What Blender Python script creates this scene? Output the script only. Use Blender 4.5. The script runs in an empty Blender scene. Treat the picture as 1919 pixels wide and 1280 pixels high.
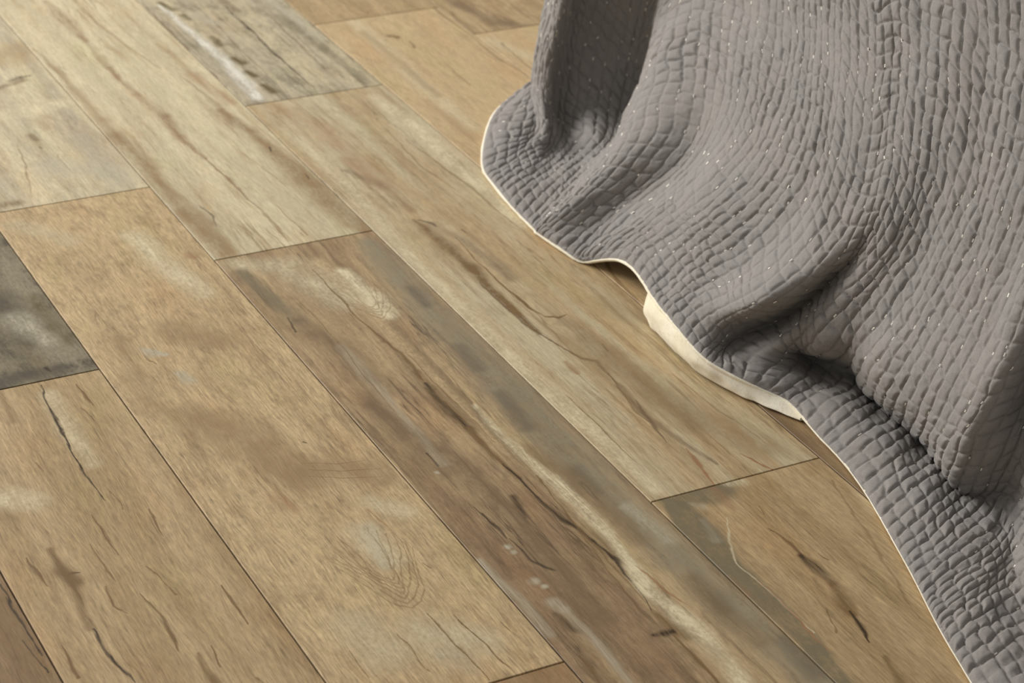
import bpy, bmesh, math, random
import numpy as np
from mathutils import Matrix, Vector

# ---------------------------------------------------------------- camera, world, light, exposure
scene = bpy.context.scene
col = scene.collection

CAM_MATRIX = [[0.878099, 0.192054, -0.438244, 0.0], [-0.475249, 0.456329, -0.752265, 0.0], [0.055508, 0.868837, 0.491976, 1.190234]]
QUILT_COLUMNS = [
 [(1.74, 2.52, 0.004), (1.73, 2.47, 0.012), (1.72, 2.44, 0.06), (1.72, 2.42, 0.2), (1.72, 2.4, 0.4)],
 [(1.6, 2.51, 0.004), (1.595, 2.46, 0.012), (1.59, 2.435, 0.06), (1.59, 2.42, 0.2), (1.59, 2.4, 0.4)],
 [(1.48, 2.47, 0.004), (1.475, 2.44, 0.014), (1.475, 2.42, 0.05), (1.48, 2.41, 0.15), (1.49, 2.395, 0.3)],
 [(1.3721, 2.3989, 0.004), (1.3777, 2.3701, 0.014), (1.405, 2.385, 0.03), (1.415, 2.385, 0.09), (1.425, 2.385, 0.2), (1.435, 2.38, 0.35)],
 [(1.2999, 2.3282, 0.004), (1.3172, 2.303, 0.014), (1.3465, 2.2952, 0.02), (1.372, 2.3373, 0.0343), (1.38, 2.3412, 0.088), (1.39, 2.3348, 0.1627), (1.4, 2.336, 0.2471)],
 [(1.2423, 2.2367, 0.004), (1.2748, 2.2315, 0.014), (1.3222, 2.2476, 0.014), (1.335, 2.2519, 0.022), (1.362, 2.2971, 0.0408), (1.372, 2.3034, 0.1037), (1.382, 2.2976, 0.1772), (1.39, 2.296, 0.2616)],
 [(1.2232, 2.1693, 0.004), (1.259, 2.1769, 0.014), (1.2994, 2.1991, 0.012), (1.3377, 2.2323, 0.006), (1.3538, 2.2505, 0.012), (1.386, 2.3019, 0.0109), (1.41, 2.3292, 0.0883), (1.42, 2.3235, 0.1628), (1.425, 2.316, 0.2508)],
 [(1.2141, 2.1041, 0.004), (1.2649, 2.1302, 0.014), (1.3169, 2.1685, 0.012), (1.3756, 2.2162, 0.008), (1.389, 2.219, 0.018), (1.42, 2.2625, 0.027), (1.45, 2.2989, 0.0941), (1.46, 2.2944, 0.168), (1.46, 2.2844, 0.2573)],
 [(1.2111, 2.0557, 0.004), (1.2725, 2.0906, 0.016), (1.3461, 2.1466, 0.018), (1.4107, 2.1965, 0.018), (1.458, 2.2494, 0.0301), (1.478, 2.2687, 0.0868), (1.486, 2.2644, 0.1754), (1.485, 2.2574, 0.2843)],
 [(1.21, 2.0169, 0.004), (1.2425, 2.0084, 0.0356), (1.2845, 2.0095, 0.0644), (1.3221, 2.0104, 0.099), (1.3569, 2.0345, 0.1348), (1.402, 2.0932, 0.1803), (1.45, 2.1503, 0.2214), (1.455, 2.1605, 0.3193)],
 [(1.2164, 1.9671, 0.004), (1.2576, 1.9764, 0.0238), (1.3075, 1.9792, 0.0551), (1.3495, 1.9686, 0.0987), (1.3798, 1.9716, 0.149), (1.4157, 2.0183, 0.2004), (1.452, 2.0697, 0.2502), (1.456, 2.0839, 0.3442)],
 [(1.2239, 1.9453, 0.004), (1.2548, 1.9365, 0.0341), (1.2998, 1.9275, 0.071), (1.351, 1.9237, 0.1133), (1.377, 1.9135, 0.1649), (1.4178, 1.9535, 0.2252), (1.45, 1.9984, 0.2763), (1.452, 2.0105, 0.3687)],
 [(1.236, 1.8923, 0.03), (1.2622, 1.8918, 0.0504), (1.2976, 1.8649, 0.0967), (1.3376, 1.8471, 0.1439), (1.3775, 1.8516, 0.1907), (1.4156, 1.8859, 0.2518), (1.445, 1.9285, 0.3022), (1.45, 1.9472, 0.3896)],
 [(1.2218, 1.806, 0.036), (1.2506, 1.8036, 0.058), (1.2896, 1.7866, 0.0982), (1.3296, 1.771, 0.1435), (1.3676, 1.7709, 0.1977), (1.4113, 1.8174, 0.2664), (1.445, 1.8702, 0.3233), (1.45, 1.8892, 0.4085)],
 [(1.2075, 1.7309, 0.036), (1.2339, 1.73, 0.0564), (1.2662, 1.6976, 0.0938), (1.3084, 1.6788, 0.1423), (1.3488, 1.684, 0.1951), (1.396, 1.7344, 0.2708), (1.44, 1.8044, 0.3477), (1.45, 1.8318, 0.4272)],
 [(1.2048, 1.6723, 0.03), (1.2363, 1.684, 0.0443), (1.2493, 1.6328, 0.0979), (1.2915, 1.6109, 0.142), (1.34, 1.6183, 0.1895), (1.3899, 1.6699, 0.2738), (1.44, 1.7512, 0.3669), (1.45, 1.7786, 0.4446)],
 [(1.214, 1.6462, 0.025), (1.263, 1.6913, 0.0214), (1.3037, 1.6771, 0.0437), (1.3276, 1.6295, 0.1118), (1.3452, 1.59, 0.1956), (1.3892, 1.6332, 0.2772), (1.44, 1.7135, 0.3805), (1.45, 1.7392, 0.4575)],
 [(1.2304, 1.6192, 0.019), (1.2636, 1.638, 0.0273), (1.2866, 1.6137, 0.0743), (1.3169, 1.5852, 0.1328), (1.3524, 1.5646, 0.2), (1.3916, 1.5982, 0.2827), (1.44, 1.6737, 0.3949), (1.45, 1.701, 0.47)],
 [(1.2482, 1.5965, 0.013), (1.2849, 1.611, 0.016), (1.3285, 1.6489, 0.012), (1.2975, 1.5969, 0.0583), (1.3211, 1.5646, 0.1267), (1.3586, 1.5496, 0.1999), (1.3959, 1.5724, 0.29), (1.44, 1.6399, 0.4071), (1.45, 1.664, 0.4821)],
 [(1.2573, 1.5758, 0.01), (1.2938, 1.5823, 0.014), (1.325, 1.6002, 0.01), (1.3433, 1.6106, 0.012), (1.314, 1.5572, 0.0743), (1.3294, 1.533, 0.1377), (1.3649, 1.5261, 0.2097), (1.3992, 1.5466, 0.3003), (1.44, 1.6085, 0.4185), (1.45, 1.6327, 0.4923)],
 [(1.2546, 1.5344, 0.005), (1.286, 1.5364, 0.02), (1.3277, 1.5608, 0.014), (1.3594, 1.5832, 0.006), (1.3417, 1.5665, 0.018), (1.3004, 1.5025, 0.0964), (1.3267, 1.4964, 0.1477), (1.3646, 1.4929, 0.2254), (1.4006, 1.5127, 0.3145), (1.44, 1.5705, 0.4322), (1.45, 1.5946, 0.5047)],
 [(1.2501, 1.4903, 0.004), (1.2807, 1.4902, 0.02), (1.3255, 1.513, 0.014), (1.3587, 1.5332, 0.005), (1.3337, 1.5119, 0.021), (1.2963, 1.4547, 0.1034), (1.3245, 1.4546, 0.1605), (1.3647, 1.4574, 0.2421), (1.4016, 1.4764, 0.3298), (1.44, 1.5321, 0.4461), (1.45, 1.5549, 0.5177)],
 [(1.2418, 1.4424, 0.004), (1.2749, 1.4446, 0.02), (1.321, 1.4655, 0.014), (1.3561, 1.4861, 0.005), (1.329, 1.4637, 0.022), (1.2928, 1.4086, 0.1112), (1.3221, 1.4125, 0.1709), (1.3652, 1.4205, 0.2594), (1.4046, 1.444, 0.3541), (1.44, 1.4922, 0.4605), (1.45, 1.515, 0.5307)],
 [(1.2272, 1.3899, 0.004), (1.2627, 1.3952, 0.02), (1.3112, 1.4177, 0.014), (1.3447, 1.4378, 0.005), (1.3195, 1.4172, 0.021), (1.2878, 1.3674, 0.1173), (1.3188, 1.3716, 0.1783), (1.3635, 1.3841, 0.2713), (1.404, 1.4057, 0.3703), (1.44, 1.4537, 0.4744), (1.45, 1.4765, 0.5433)],
 [(1.2108, 1.3396, 0.004), (1.2455, 1.3439, 0.02), (1.2951, 1.3666, 0.015), (1.3295, 1.3861, 0.006), (1.3112, 1.3711, 0.018), (1.2851, 1.3285, 0.1163), (1.3143, 1.3328, 0.1768), (1.3625, 1.3522, 0.281), (1.403, 1.3709, 0.385), (1.44, 1.4178, 0.4874), (1.45, 1.4406, 0.555)],
 [(1.1957, 1.2948, 0.004), (1.2324, 1.299, 0.02), (1.2841, 1.3219, 0.017), (1.3184, 1.3389, 0.012), (1.3307, 1.3453, 0.016), (1.3249, 1.3245, 0.0759), (1.362, 1.3406, 0.1383), (1.3794, 1.3332, 0.2757), (1.4103, 1.3464, 0.3941), (1.45, 1.3938, 0.4947)],
 [(1.1763, 1.2413, 0.004), (1.2151, 1.2463, 0.018), (1.2693, 1.2627, 0.02), (1.3164, 1.2869, 0.022), (1.2937, 1.2466, 0.1035), (1.3138, 1.2461, 0.1789), (1.3535, 1.2679, 0.3016), (1.4008, 1.3033, 0.4138), (1.44, 1.3468, 0.513)],
 [(1.1565, 1.1848, 0.004), (1.1982, 1.1913, 0.018), (1.2555, 1.2058, 0.022), (1.2323, 1.1539, 0.1088), (1.2594, 1.1528, 0.1688), (1.3165, 1.1902, 0.2688), (1.3819, 1.2416, 0.3871), (1.44, 1.3106, 0.5261)],
 [(1.1393, 1.128, 0.004), (1.1817, 1.1341, 0.018), (1.2308, 1.1408, 0.026), (1.2163, 1.0966, 0.1059), (1.2496, 1.103, 0.1745), (1.3159, 1.1496, 0.2904), (1.382, 1.196, 0.4075), (1.44, 1.2642, 0.5429)],
 [(1.1189, 1.0613, 0.004), (1.1602, 1.0659, 0.018), (1.2108, 1.0754, 0.026), (1.2003, 1.036, 0.1074), (1.2377, 1.0468, 0.1807), (1.3156, 1.1003, 0.3164), (1.3814, 1.1465, 0.4298), (1.44, 1.2091, 0.5628)],
]
LIP_FLOOR = [(1.2175, 1.7959, 0.003), (1.2133, 1.7755, 0.003), (1.2115, 1.7316, 0.003), (1.209, 1.6867, 0.003), (1.2171, 1.6469, 0.003), (1.2281, 1.6126, 0.003), (1.2413, 1.5824, 0.003), (1.256, 1.5532, 0.003)]
LIP_TOP = [(1.2222, 1.8075, 0.0345), (1.2149, 1.7691, 0.036), (1.208, 1.7317, 0.0355), (1.2053, 1.6731, 0.0295), (1.2197, 1.6393, 0.0235), (1.2404, 1.6083, 0.0155), (1.2581, 1.5787, 0.0095), (1.2578, 1.5563, 0.006)]
MARKINGS = {
 'p0': [
  ('brown', 0.5, 0.95, [(0.4202, 1.5852, 0.025), (0.4109, 1.4663, 0.025)]),
  ('dark', 0.98, 0.92, [(0.4285, 1.6121, 0.001), (0.43, 1.5552, 0.0017), (0.4282, 1.4982, 0.0006)]),
  ('dark', 0.98, 0.92, [(0.4207, 1.526, 0.0007), (0.425, 1.4741, 0.0008)]),
 ],
 'p1a': [
  ('charcoal', 0.6, 0.95, [(0.5861, 2.1218, 0.022), (0.5888, 2.0184, 0.016)]),
  ('silver', 0.6, 0.95, [(0.5875, 2.0692, 0.022), (0.6042, 2.0119, 0.014)]),
  ('charcoal', 0.75, 0.95, [(0.5335, 1.9517, 0.014), (0.5967, 1.9543, 0.01)]),
  ('olive', 0.5, 0.95, [(0.6179, 2.1086, 0.014), (0.6247, 2.0033, 0.012)]),
  ('dark', 0.98, 0.92, [(0.5826, 1.9603, 0.0021), (0.5852, 1.9509, 0.001)]),
 ],
 'p1b': [
  ('cream', 0.6, 0.95, [(0.466, 1.7498, 0.022), (0.495, 1.7273, 0.018)]),
  ('cream', 0.5, 0.95, [(0.5698, 1.9074, 0.012), (0.5648, 1.8423, 0.014), (0.5663, 1.767, 0.01)]),
  ('dark', 1.0, 0.92, [(0.5678, 1.9289, 0.0008), (0.5584, 1.8561, 0.0021), (0.5546, 1.7878, 0.0009)]),
  ('dark', 1.0, 0.92, [(0.5546, 1.7878, 0.0011), (0.5547, 1.7412, 0.0014), (0.5564, 1.7004, 0.0004)]),
  ('brown', 1.0, 0.92, [(0.6027, 1.9164, 0.0008), (0.6025, 1.8877, 0.0023), (0.6033, 1.8703, 0.0006)]),
  ('brown', 0.98, 0.92, [(0.5899, 1.8704, 0.0007), (0.5931, 1.8411, 0.0006)]),
  ('brown', 0.66, 0.95, [(0.5272, 1.9313, 0.0045), (0.5224, 1.8716, 0.006)]),
  ('dark', 1.0, 0.92, [(0.4846, 1.6004, 0.0015), (0.4918, 1.6026, 0.0025), (0.4986, 1.6005, 0.0006)]),
  ('brown', 0.935, 0.95, [(0.4829, 1.6101, 0.0105), (0.4898, 1.5892, 0.012)]),
  ('brown', 0.88, 0.95, [(0.4861, 1.6453, 0.0045), (0.4842, 1.6051, 0.0075), (0.4837, 1.5569, 0.0053), (0.4794, 1.5163, 0.0037)]),
  ('dark', 0.98, 0.92, [(0.4794, 1.5163, 0.0011), (0.483, 1.4654, 0.0025), (0.4874, 1.4316, 0.001)]),
  ('brown', 0.98, 0.92, [(0.5882, 1.6717, 0.0007), (0.5872, 1.6478, 0.0015), (0.5872, 1.624, 0.0004)]),
  ('brown', 1.0, 0.92, [(0.6067, 1.5309, 0.001), (0.6075, 1.5015, 0.0023), (0.6089, 1.4682, 0.0005)]),
  ('brown', 1.0, 0.92, [(0.5385, 1.6837, 0.0007), (0.538, 1.641, 0.0018), (0.5404, 1.612, 0.0005)]),
  ('brown', 0.98, 0.92, [(0.5375, 1.5485, 0.0007), (0.542, 1.5136, 0.0023), (0.5415, 1.48, 0.0028), (0.5376, 1.457, 0.0008)]),
  ('brown', 0.84, 0.92, [(0.5588, 1.5855, 0.0007), (0.5646, 1.5338, 0.0007)]),
  ('brown', 0.91, 0.92, [(0.5108, 1.571, 0.001), (0.5099, 1.5408, 0.0021), (0.5165, 1.525, 0.0004)]),
  ('brown', 0.98, 0.92, [(0.4625, 1.6419, 0.0007), (0.4635, 1.6143, 0.0018), (0.4636, 1.592, 0.0005)]),
  ('brown', 1.0, 0.92, [(0.4505, 1.5044, 0.001), (0.4483, 1.481, 0.0029), (0.4469, 1.4562, 0.001)]),
  ('brown', 0.98, 0.92, [(0.5653, 1.4527, 0.0008), (0.5625, 1.4214, 0.001)]),
  ('brown', 0.77, 0.95, [(0.5507, 1.4469, 0.0021), (0.5488, 1.4236, 0.0045), (0.5503, 1.4031, 0.006)]),
  ('brown', 0.84, 0.92, [(0.567, 1.7156, 0.0007), (0.5677, 1.6807, 0.0007)]),
  ('brown', 0.84, 0.92, [(0.5219, 1.6387, 0.0008), (0.5189, 1.5942, 0.0025), (0.5221, 1.5748, 0.0005)]),
  ('brown', 0.7, 0.92, [(0.5836, 1.3959, 0.0008), (0.5856, 1.3831, 0.0008)]),
  ('brown', 0.84, 0.92, [(0.5179, 1.7901, 0.001), (0.5189, 1.7721, 0.0008)]),
 ],
 'p2a': [
  ('tan', 0.75, 0.95, [(0.7677, 2.7804, 0.04), (0.8388, 2.794, 0.036)]),
  ('dark', 0.715, 0.95, [(0.7776, 2.6945, 0.0045), (0.7944, 2.7015, 0.006), (0.8058, 2.703, 0.003)]),
  ('brown', 0.66, 0.95, [(0.7579, 2.6773, 0.006), (0.7949, 2.6917, 0.0075)]),
  ('cream', 0.7, 0.95, [(0.7449, 2.59, 0.022), (0.812, 2.6004, 0.02)]),
  ('silver', 0.5, 0.95, [(0.7469, 2.4254, 0.028), (0.8018, 2.3872, 0.025)]),
  ('silver', 0.5, 0.95, [(0.8024, 2.4881, 0.02), (0.8095, 2.3516, 0.016)]),
  ('brown', 0.66, 0.95, [(0.7477, 2.5199, 0.0075), (0.751, 2.5047, 0.0075)]),
  ('brown', 1.0, 0.92, [(0.7478, 2.482, 0.0021), (0.7492, 2.4781, 0.0016)]),
  ('brown', 0.75, 0.95, [(0.6545, 2.343, 0.0112), (0.6767, 2.3417, 0.0101)]),
  ('brown', 0.56, 0.92, [(0.724, 2.5016, 0.0007), (0.7078, 2.4083, 0.0017), (0.6956, 2.3497, 0.0005)]),
  ('brown', 0.56, 0.92, [(0.7622, 2.4611, 0.0007), (0.7629, 2.4026, 0.0006)]),
 ],
 'p2b': [
  ('cream', 0.65, 0.95, [(0.7724, 2.2125, 0.018), (0.7772, 2.1384, 0.022), (0.7935, 2.049, 0.016)]),
  ('pale', 0.55, 0.95, [(0.6569, 2.2891, 0.016), (0.7003, 2.2272, 0.018)]),
  ('rust', 0.605, 0.95, [(0.8123, 2.1411, 0.0075), (0.8143, 2.1345, 0.006)]),
  ('tanDk', 0.6, 0.95, [(0.7362, 1.9815, 0.03), (0.7748, 1.9401, 0.022)]),
  ('silver', 0.825, 0.95, [(0.6909, 1.9568, 0.0053), (0.6984, 1.9451, 0.009), (0.7089, 1.9382, 0.0045)]),
  ('silver', 0.825, 0.95, [(0.7064, 1.8959, 0.0075), (0.7102, 1.88, 0.0105)]),
  ('brown', 0.84, 0.92, [(0.688, 1.9361, 0.0007), (0.6916, 1.9237, 0.001)]),
  ('brown', 0.7, 0.92, [(0.7476, 1.9329, 0.0007), (0.754, 1.9216, 0.0008)]),
  ('tanDk', 0.7, 0.95, [(0.6833, 1.8135, 0.03), (0.7169, 1.755, 0.04), (0.7391, 1.6608, 0.03)]),
  ('tanDk', 0.5, 0.95, [(0.671, 1.9838, 0.015), (0.6563, 1.8476, 0.02)]),
  ('dark', 1.0, 0.92, [(0.772, 1.7225, 0.0014), (0.7746, 1.7192, 0.001)]),
  ('tanDk', 0.65, 0.95, [(0.7515, 1.6761, 0.03), (0.8087, 1.6512, 0.024), (0.8148, 1.6278, 0.016)]),
  ('rust', 0.4, 0.95, [(0.7047, 1.6454, 0.0112), (0.7119, 1.6174, 0.0112)]),
  ('cream', 0.5, 0.95, [(0.7894, 1.5983, 0.014), (0.8095, 1.5696, 0.014)]),
  ('cream', 0.6, 0.95, [(0.7573, 1.5537, 0.02), (0.7614, 1.5048, 0.016)]),
  ('silver', 0.5, 0.95, [(0.7656, 1.5597, 0.0112), (0.7533, 1.4992, 0.009)]),
  ('pale', 0.7, 0.95, [(0.7423, 1.3897, 0.034), (0.7816, 1.3636, 0.026)]),
  ('pale', 0.5, 0.95, [(0.6892, 1.4305, 0.026), (0.6952, 1.3777, 0.026)]),
  ('silver', 0.45, 0.95, [(0.7457, 1.3549, 0.016), (0.7557, 1.334, 0.014)]),
  ('brown', 1.0, 0.92, [(0.7563, 1.4176, 0.0006), (0.7585, 1.3698, 0.0016), (0.7618, 1.3111, 0.0006)]),
  ('brown', 1.0, 0.92, [(0.7772, 1.4064, 0.0006), (0.7816, 1.3636, 0.0015), (0.7866, 1.3119, 0.0005)]),
  ('brown', 0.84, 0.92, [(0.8115, 1.3799, 0.0007), (0.8164, 1.3395, 0.0006)]),
  ('brown', 0.84, 0.92, [(0.6711, 1.3968, 0.0007), (0.67, 1.3567, 0.0008)]),
  ('brown', 0.77, 0.92, [(0.7168, 1.4012, 0.0007), (0.7189, 1.3426, 0.0006)]),
  ('brown', 0.84, 0.92, [(0.7887, 1.4881, 0.001), (0.7908, 1.4779, 0.0008)]),
  ('rust', 0.63, 0.92, [(0.7789, 1.588, 0.0014), (0.7858, 1.5556, 0.0016)]),
  ('brown', 0.63, 0.92, [(0.7563, 1.6741, 0.0005), (0.784, 1.6599, 0.0009), (0.8215, 1.6478, 0.0004)]),
  ('brown', 0.56, 0.92, [(0.7516, 1.6636, 0.0005), (0.7785, 1.6478, 0.0009), (0.8153, 1.6348, 0.0004)]),
  ('brown', 0.56, 0.92, [(0.7562, 1.6867, 0.0005), (0.7896, 1.6721, 0.0009), (0.8161, 1.667, 0.0004)]),
  ('brown', 0.5, 0.9, [(0.7337, 1.5602, 0.0006), (0.7369, 1.536, 0.00074), (0.7384, 1.5147, 0.00087), (0.7402, 1.4967, 0.001), (0.744, 1.4828, 0.00113), (0.7499, 1.4752, 0.00126), (0.7557, 1.4828, 0.00113), (0.7596, 1.4967, 0.001), (0.7614, 1.5147, 0.00087), (0.7629, 1.536, 0.00074), (0.7661, 1.5602, 0.0006)]),
  ('brown', 0.5, 0.9, [(0.7293, 1.5527, 0.0006), (0.7315, 1.5285, 0.00074), (0.7341, 1.5072, 0.00087), (0.7388, 1.4892, 0.001), (0.7454, 1.4753, 0.00113), (0.752, 1.4677, 0.00126), (0.7566, 1.4753, 0.00113), (0.7592, 1.4892, 0.001), (0.7615, 1.5072, 0.00087), (0.7655, 1.5285, 0.00074), (0.7717, 1.5527, 0.0006)]),
  ('brown', 0.5, 0.9, [(0.7231, 1.5452, 0.0006), (0.7265, 1.521, 0.00074), (0.7319, 1.4997, 0.00087), (0.7393, 1.4817, 0.001), (0.7467, 1.4678, 0.00113), (0.7521, 1.4602, 0.00126), (0.7555, 1.4678, 0.00113), (0.7585, 1.4817, 0.001), (0.7633, 1.4997, 0.00087), (0.7703, 1.521, 0.00074), (0.7779, 1.5452, 0.0006)]),
  ('brown', 0.5, 0.9, [(0.7173, 1.5377, 0.0006), (0.7235, 1.5135, 0.00074), (0.7317, 1.4922, 0.00087), (0.7399, 1.4742, 0.001), (0.7461, 1.4603, 0.00113), (0.7502, 1.4527, 0.00126), (0.754, 1.4603, 0.00113), (0.7596, 1.4742, 0.001), (0.7674, 1.4922, 0.00087), (0.7758, 1.5135, 0.00074), (0.7826, 1.5377, 0.0006)]),
  ('brown', 0.5, 0.9, [(0.7136, 1.5302, 0.0006), (0.7225, 1.506, 0.00074), (0.7315, 1.4847, 0.00087), (0.7385, 1.4667, 0.001), (0.7434, 1.4528, 0.00113), (0.748, 1.4452, 0.00126), (0.7543, 1.4528, 0.00113), (0.7629, 1.4667, 0.001), (0.772, 1.4847, 0.00087), (0.7797, 1.506, 0.00074), (0.7851, 1.5302, 0.0006)]),
  ('brown', 0.5, 0.9, [(0.7118, 1.5227, 0.0006), (0.7215, 1.4985, 0.00074), (0.7293, 1.4772, 0.00087), (0.735, 1.4592, 0.001), (0.7404, 1.4453, 0.00113), (0.7475, 1.4377, 0.00126), (0.7568, 1.4453, 0.00113), (0.7668, 1.4592, 0.001), (0.7752, 1.4772, 0.00087), (0.7814, 1.4985, 0.00074), (0.7866, 1.5227, 0.0006)]),
  ('brown', 0.5, 0.9, [(0.71, 1.5152, 0.0006), (0.7185, 1.491, 0.00074), (0.725, 1.4697, 0.00087), (0.7312, 1.4517, 0.001), (0.7391, 1.4378, 0.00113), (0.7492, 1.4302, 0.00126), (0.7599, 1.4378, 0.00113), (0.7691, 1.4517, 0.001), (0.7761, 1.4697, 0.00087), (0.7821, 1.491, 0.00074), (0.7894, 1.5152, 0.0006)]),
 ],
 'p2c': [
  ('rust', 0.35, 0.95, [(0.7753, 1.2931, 0.03), (0.8158, 1.2907, 0.03)]),
 ],
 'p3a': [
  ('brownM', 0.77, 0.95, [(0.91, 2.954, 0.0064), (0.9132, 2.904, 0.0108), (0.9148, 2.828, 0.0108), (0.917, 2.7894, 0.0034)]),
  ('brownM', 0.495, 0.95, [(0.915, 2.8173, 0.0034), (0.9168, 2.7341, 0.0087), (0.9144, 2.695, 0.0087)]),
  ('brownM', 0.8, 0.95, [(0.9131, 2.6915, 0.0048), (0.9163, 2.607, 0.0057), (0.921, 2.5399, 0.0114), (0.9246, 2.5147, 0.0097)]),
  ('brownM', 0.88, 0.95, [(0.9246, 2.5147, 0.0108), (0.9231, 2.4407, 0.0064), (0.9275, 2.3756, 0.0027)]),
  ('brownM', 1.0, 0.92, [(0.9275, 2.3756, 0.0011), (0.9318, 2.3109, 0.0032), (0.9334, 2.2306, 0.0009)]),
  ('brownM', 0.7, 0.92, [(0.9334, 2.2306, 0.0012), (0.9347, 2.1613, 0.0026), (0.9314, 2.1301, 0.0007)]),
  ('brownM', 0.84, 0.92, [(0.957, 2.2211, 0.0008), (0.961, 2.1357, 0.0009)]),
  ('tanDk', 0.65, 0.95, [(0.8388, 2.794, 0.0026), (0.8461, 2.6915, 0.0065), (0.847, 2.5869, 0.0097), (0.8452, 2.48, 0.013)]),
  ('tanDk', 0.8, 0.95, [(0.8452, 2.48, 0.013), (0.8514, 2.4006, 0.0145), (0.8485, 2.328, 0.013), (0.8464, 2.2426, 0.0145), (0.8542, 2.1282, 0.0174)]),
  ('tanDk', 0.6, 0.95, [(0.8464, 2.2426, 0.0174), (0.8621, 2.2058, 0.0145), (0.8595, 2.1332, 0.0072)]),
  ('dark', 0.84, 0.92, [(0.8323, 2.2529, 0.0008), (0.8301, 2.2263, 0.0018), (0.8312, 2.2034, 0.0006)]),
  ('dark', 0.7, 0.92, [(0.8699, 2.2562, 0.0008), (0.8757, 2.2231, 0.002), (0.8682, 2.1959, 0.0006)]),
  ('brownM', 0.55, 0.95, [(0.8511, 2.335, 0.0034), (0.8558, 2.2932, 0.0064), (0.8679, 2.2035, 0.0064)]),
  ('brownM', 0.715, 0.95, [(0.9904, 2.6306, 0.0017), (0.9978, 2.5662, 0.0027), (0.9999, 2.5093, 0.0064)]),
  ('brownM', 0.85, 0.95, [(0.9986, 2.5061, 0.0081), (1.0025, 2.4664, 0.013), (1.0107, 2.4328, 0.0114)]),
  ('tanDk', 0.85, 0.95, [(1.0107, 2.4328, 0.0102), (1.0118, 2.366, 0.0159), (1.0165, 2.2935, 0.0203), (1.0192, 2.2039, 0.0232), (1.0306, 2.1224, 0.0218)]),
  ('dark', 0.98, 0.92, [(1.0112, 2.3783, 0.0016), (1.0087, 2.3656, 0.0014)]),
  ('dark', 0.7, 0.92, [(1.0226, 2.2911, 0.0011), (1.0226, 2.2747, 0.0012)]),
  ('pale', 0.66, 0.95, [(0.9582, 2.3583, 0.0087), (0.9685, 2.248, 0.0108), (0.9783, 2.1287, 0.013)]),
  ('cream', 0.5, 0.95, [(0.9475, 2.6924, 0.0203), (0.9621, 2.5705, 0.0232), (0.9578, 2.3925, 0.0203)]),
  ('cream', 0.5, 0.95, [(0.8606, 2.9344, 0.0174), (0.867, 2.7429, 0.0203), (0.8608, 2.5541, 0.0174)]),
  ('brownM', 0.7, 0.92, [(0.9733, 2.3864, 0.0008), (0.9862, 2.2892, 0.0009)]),
  ('brownM', 0.56, 0.92, [(0.9479, 2.9133, 0.0016), (0.96, 2.7692, 0.0026), (0.9744, 2.6623, 0.0012)]),
  ('rust', 0.4, 0.95, [(1.0077, 2.6299, 0.013), (1.0206, 2.5291, 0.013)]),
 ],
 'p3b': [
  ('grey', 0.8, 0.95, [(1.0158, 2.0912, 0.016), (1.0128, 2.0274, 0.024), (1.0098, 1.9256, 0.026), (1.0123, 1.8401, 0.03), (1.0094, 1.7255, 0.03)]),
  ('grey', 0.85, 0.95, [(1.0094, 1.7255, 0.03), (1.0067, 1.608, 0.032), (1.0066, 1.4831, 0.028), (1.0111, 1.3847, 0.026), (1.0153, 1.2928, 0.028), (1.0276, 1.1785, 0.028)]),
  ('charcoal', 0.45, 0.95, [(1.0127, 1.9717, 0.0101), (1.0125, 1.9311, 0.0101)]),
  ('charcoal', 0.4, 0.95, [(1.0016, 1.832, 0.012), (1.0017, 1.7826, 0.01)]),
  ('charcoal', 0.4, 0.95, [(0.9966, 1.7251, 0.012), (0.9917, 1.6586, 0.012)]),
  ('charcoal', 0.35, 0.95, [(0.997, 1.5694, 0.012), (0.9971, 1.5277, 0.01)]),
  ('charcoal', 0.35, 0.95, [(1.0065, 1.3683, 0.01), (1.0065, 1.3143, 0.012)]),
  ('charcoal', 0.4, 0.95, [(1.0283, 1.2525, 0.012), (1.0279, 1.2027, 0.014)]),
  ('brown', 0.45, 0.95, [(0.9722, 1.6229, 0.012), (0.9873, 1.5526, 0.016), (0.9926, 1.4403, 0.014)]),
  ('brown', 0.4, 0.95, [(1.002, 1.3612, 0.014), (1.0064, 1.2624, 0.014)]),
  ('silver', 0.5, 0.95, [(1.0114, 1.491, 0.01), (1.0159, 1.43, 0.012)]),
  ('tanLt', 0.75, 0.95, [(0.9449, 2.0695, 0.014), (0.9471, 1.9451, 0.016), (0.9486, 1.8544, 0.01), (0.9509, 1.7214, 0.007), (0.9477, 1.6227, 0.006)]),
  ('cream', 0.8, 0.95, [(0.9566, 2.0365, 0.012), (0.9631, 1.9651, 0.02), (0.9635, 1.925, 0.012)]),
  ('pale', 0.75, 0.95, [(0.8526, 2.1004, 0.016), (0.9059, 2.0714, 0.03), (0.9302, 1.9788, 0.03)]),
  ('tanLt', 0.5, 0.95, [(0.8991, 1.9389, 0.024), (0.9079, 1.8223, 0.02)]),
  ('greyDk', 0.7, 0.95, [(0.8508, 2.0801, 0.009), (0.8599, 1.9947, 0.012), (0.867, 1.9523, 0.012)]),
  ('umber', 0.6, 0.95, [(0.867, 1.9523, 0.012), (0.8854, 1.881, 0.018), (0.8843, 1.773, 0.018)]),
  ('dark', 0.84, 0.92, [(0.8586, 1.9623, 0.0014), (0.8538, 1.9296, 0.0016)]),
  ('umber', 0.55, 0.95, [(0.8691, 1.7795, 0.012), (0.8637, 1.6807, 0.012), (0.8763, 1.6114, 0.014)]),
  ('brown', 1.0, 0.92, [(0.9285, 2.0551, 0.0007), (0.9302, 1.9788, 0.0016), (0.9276, 1.927, 0.001)]),
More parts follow.
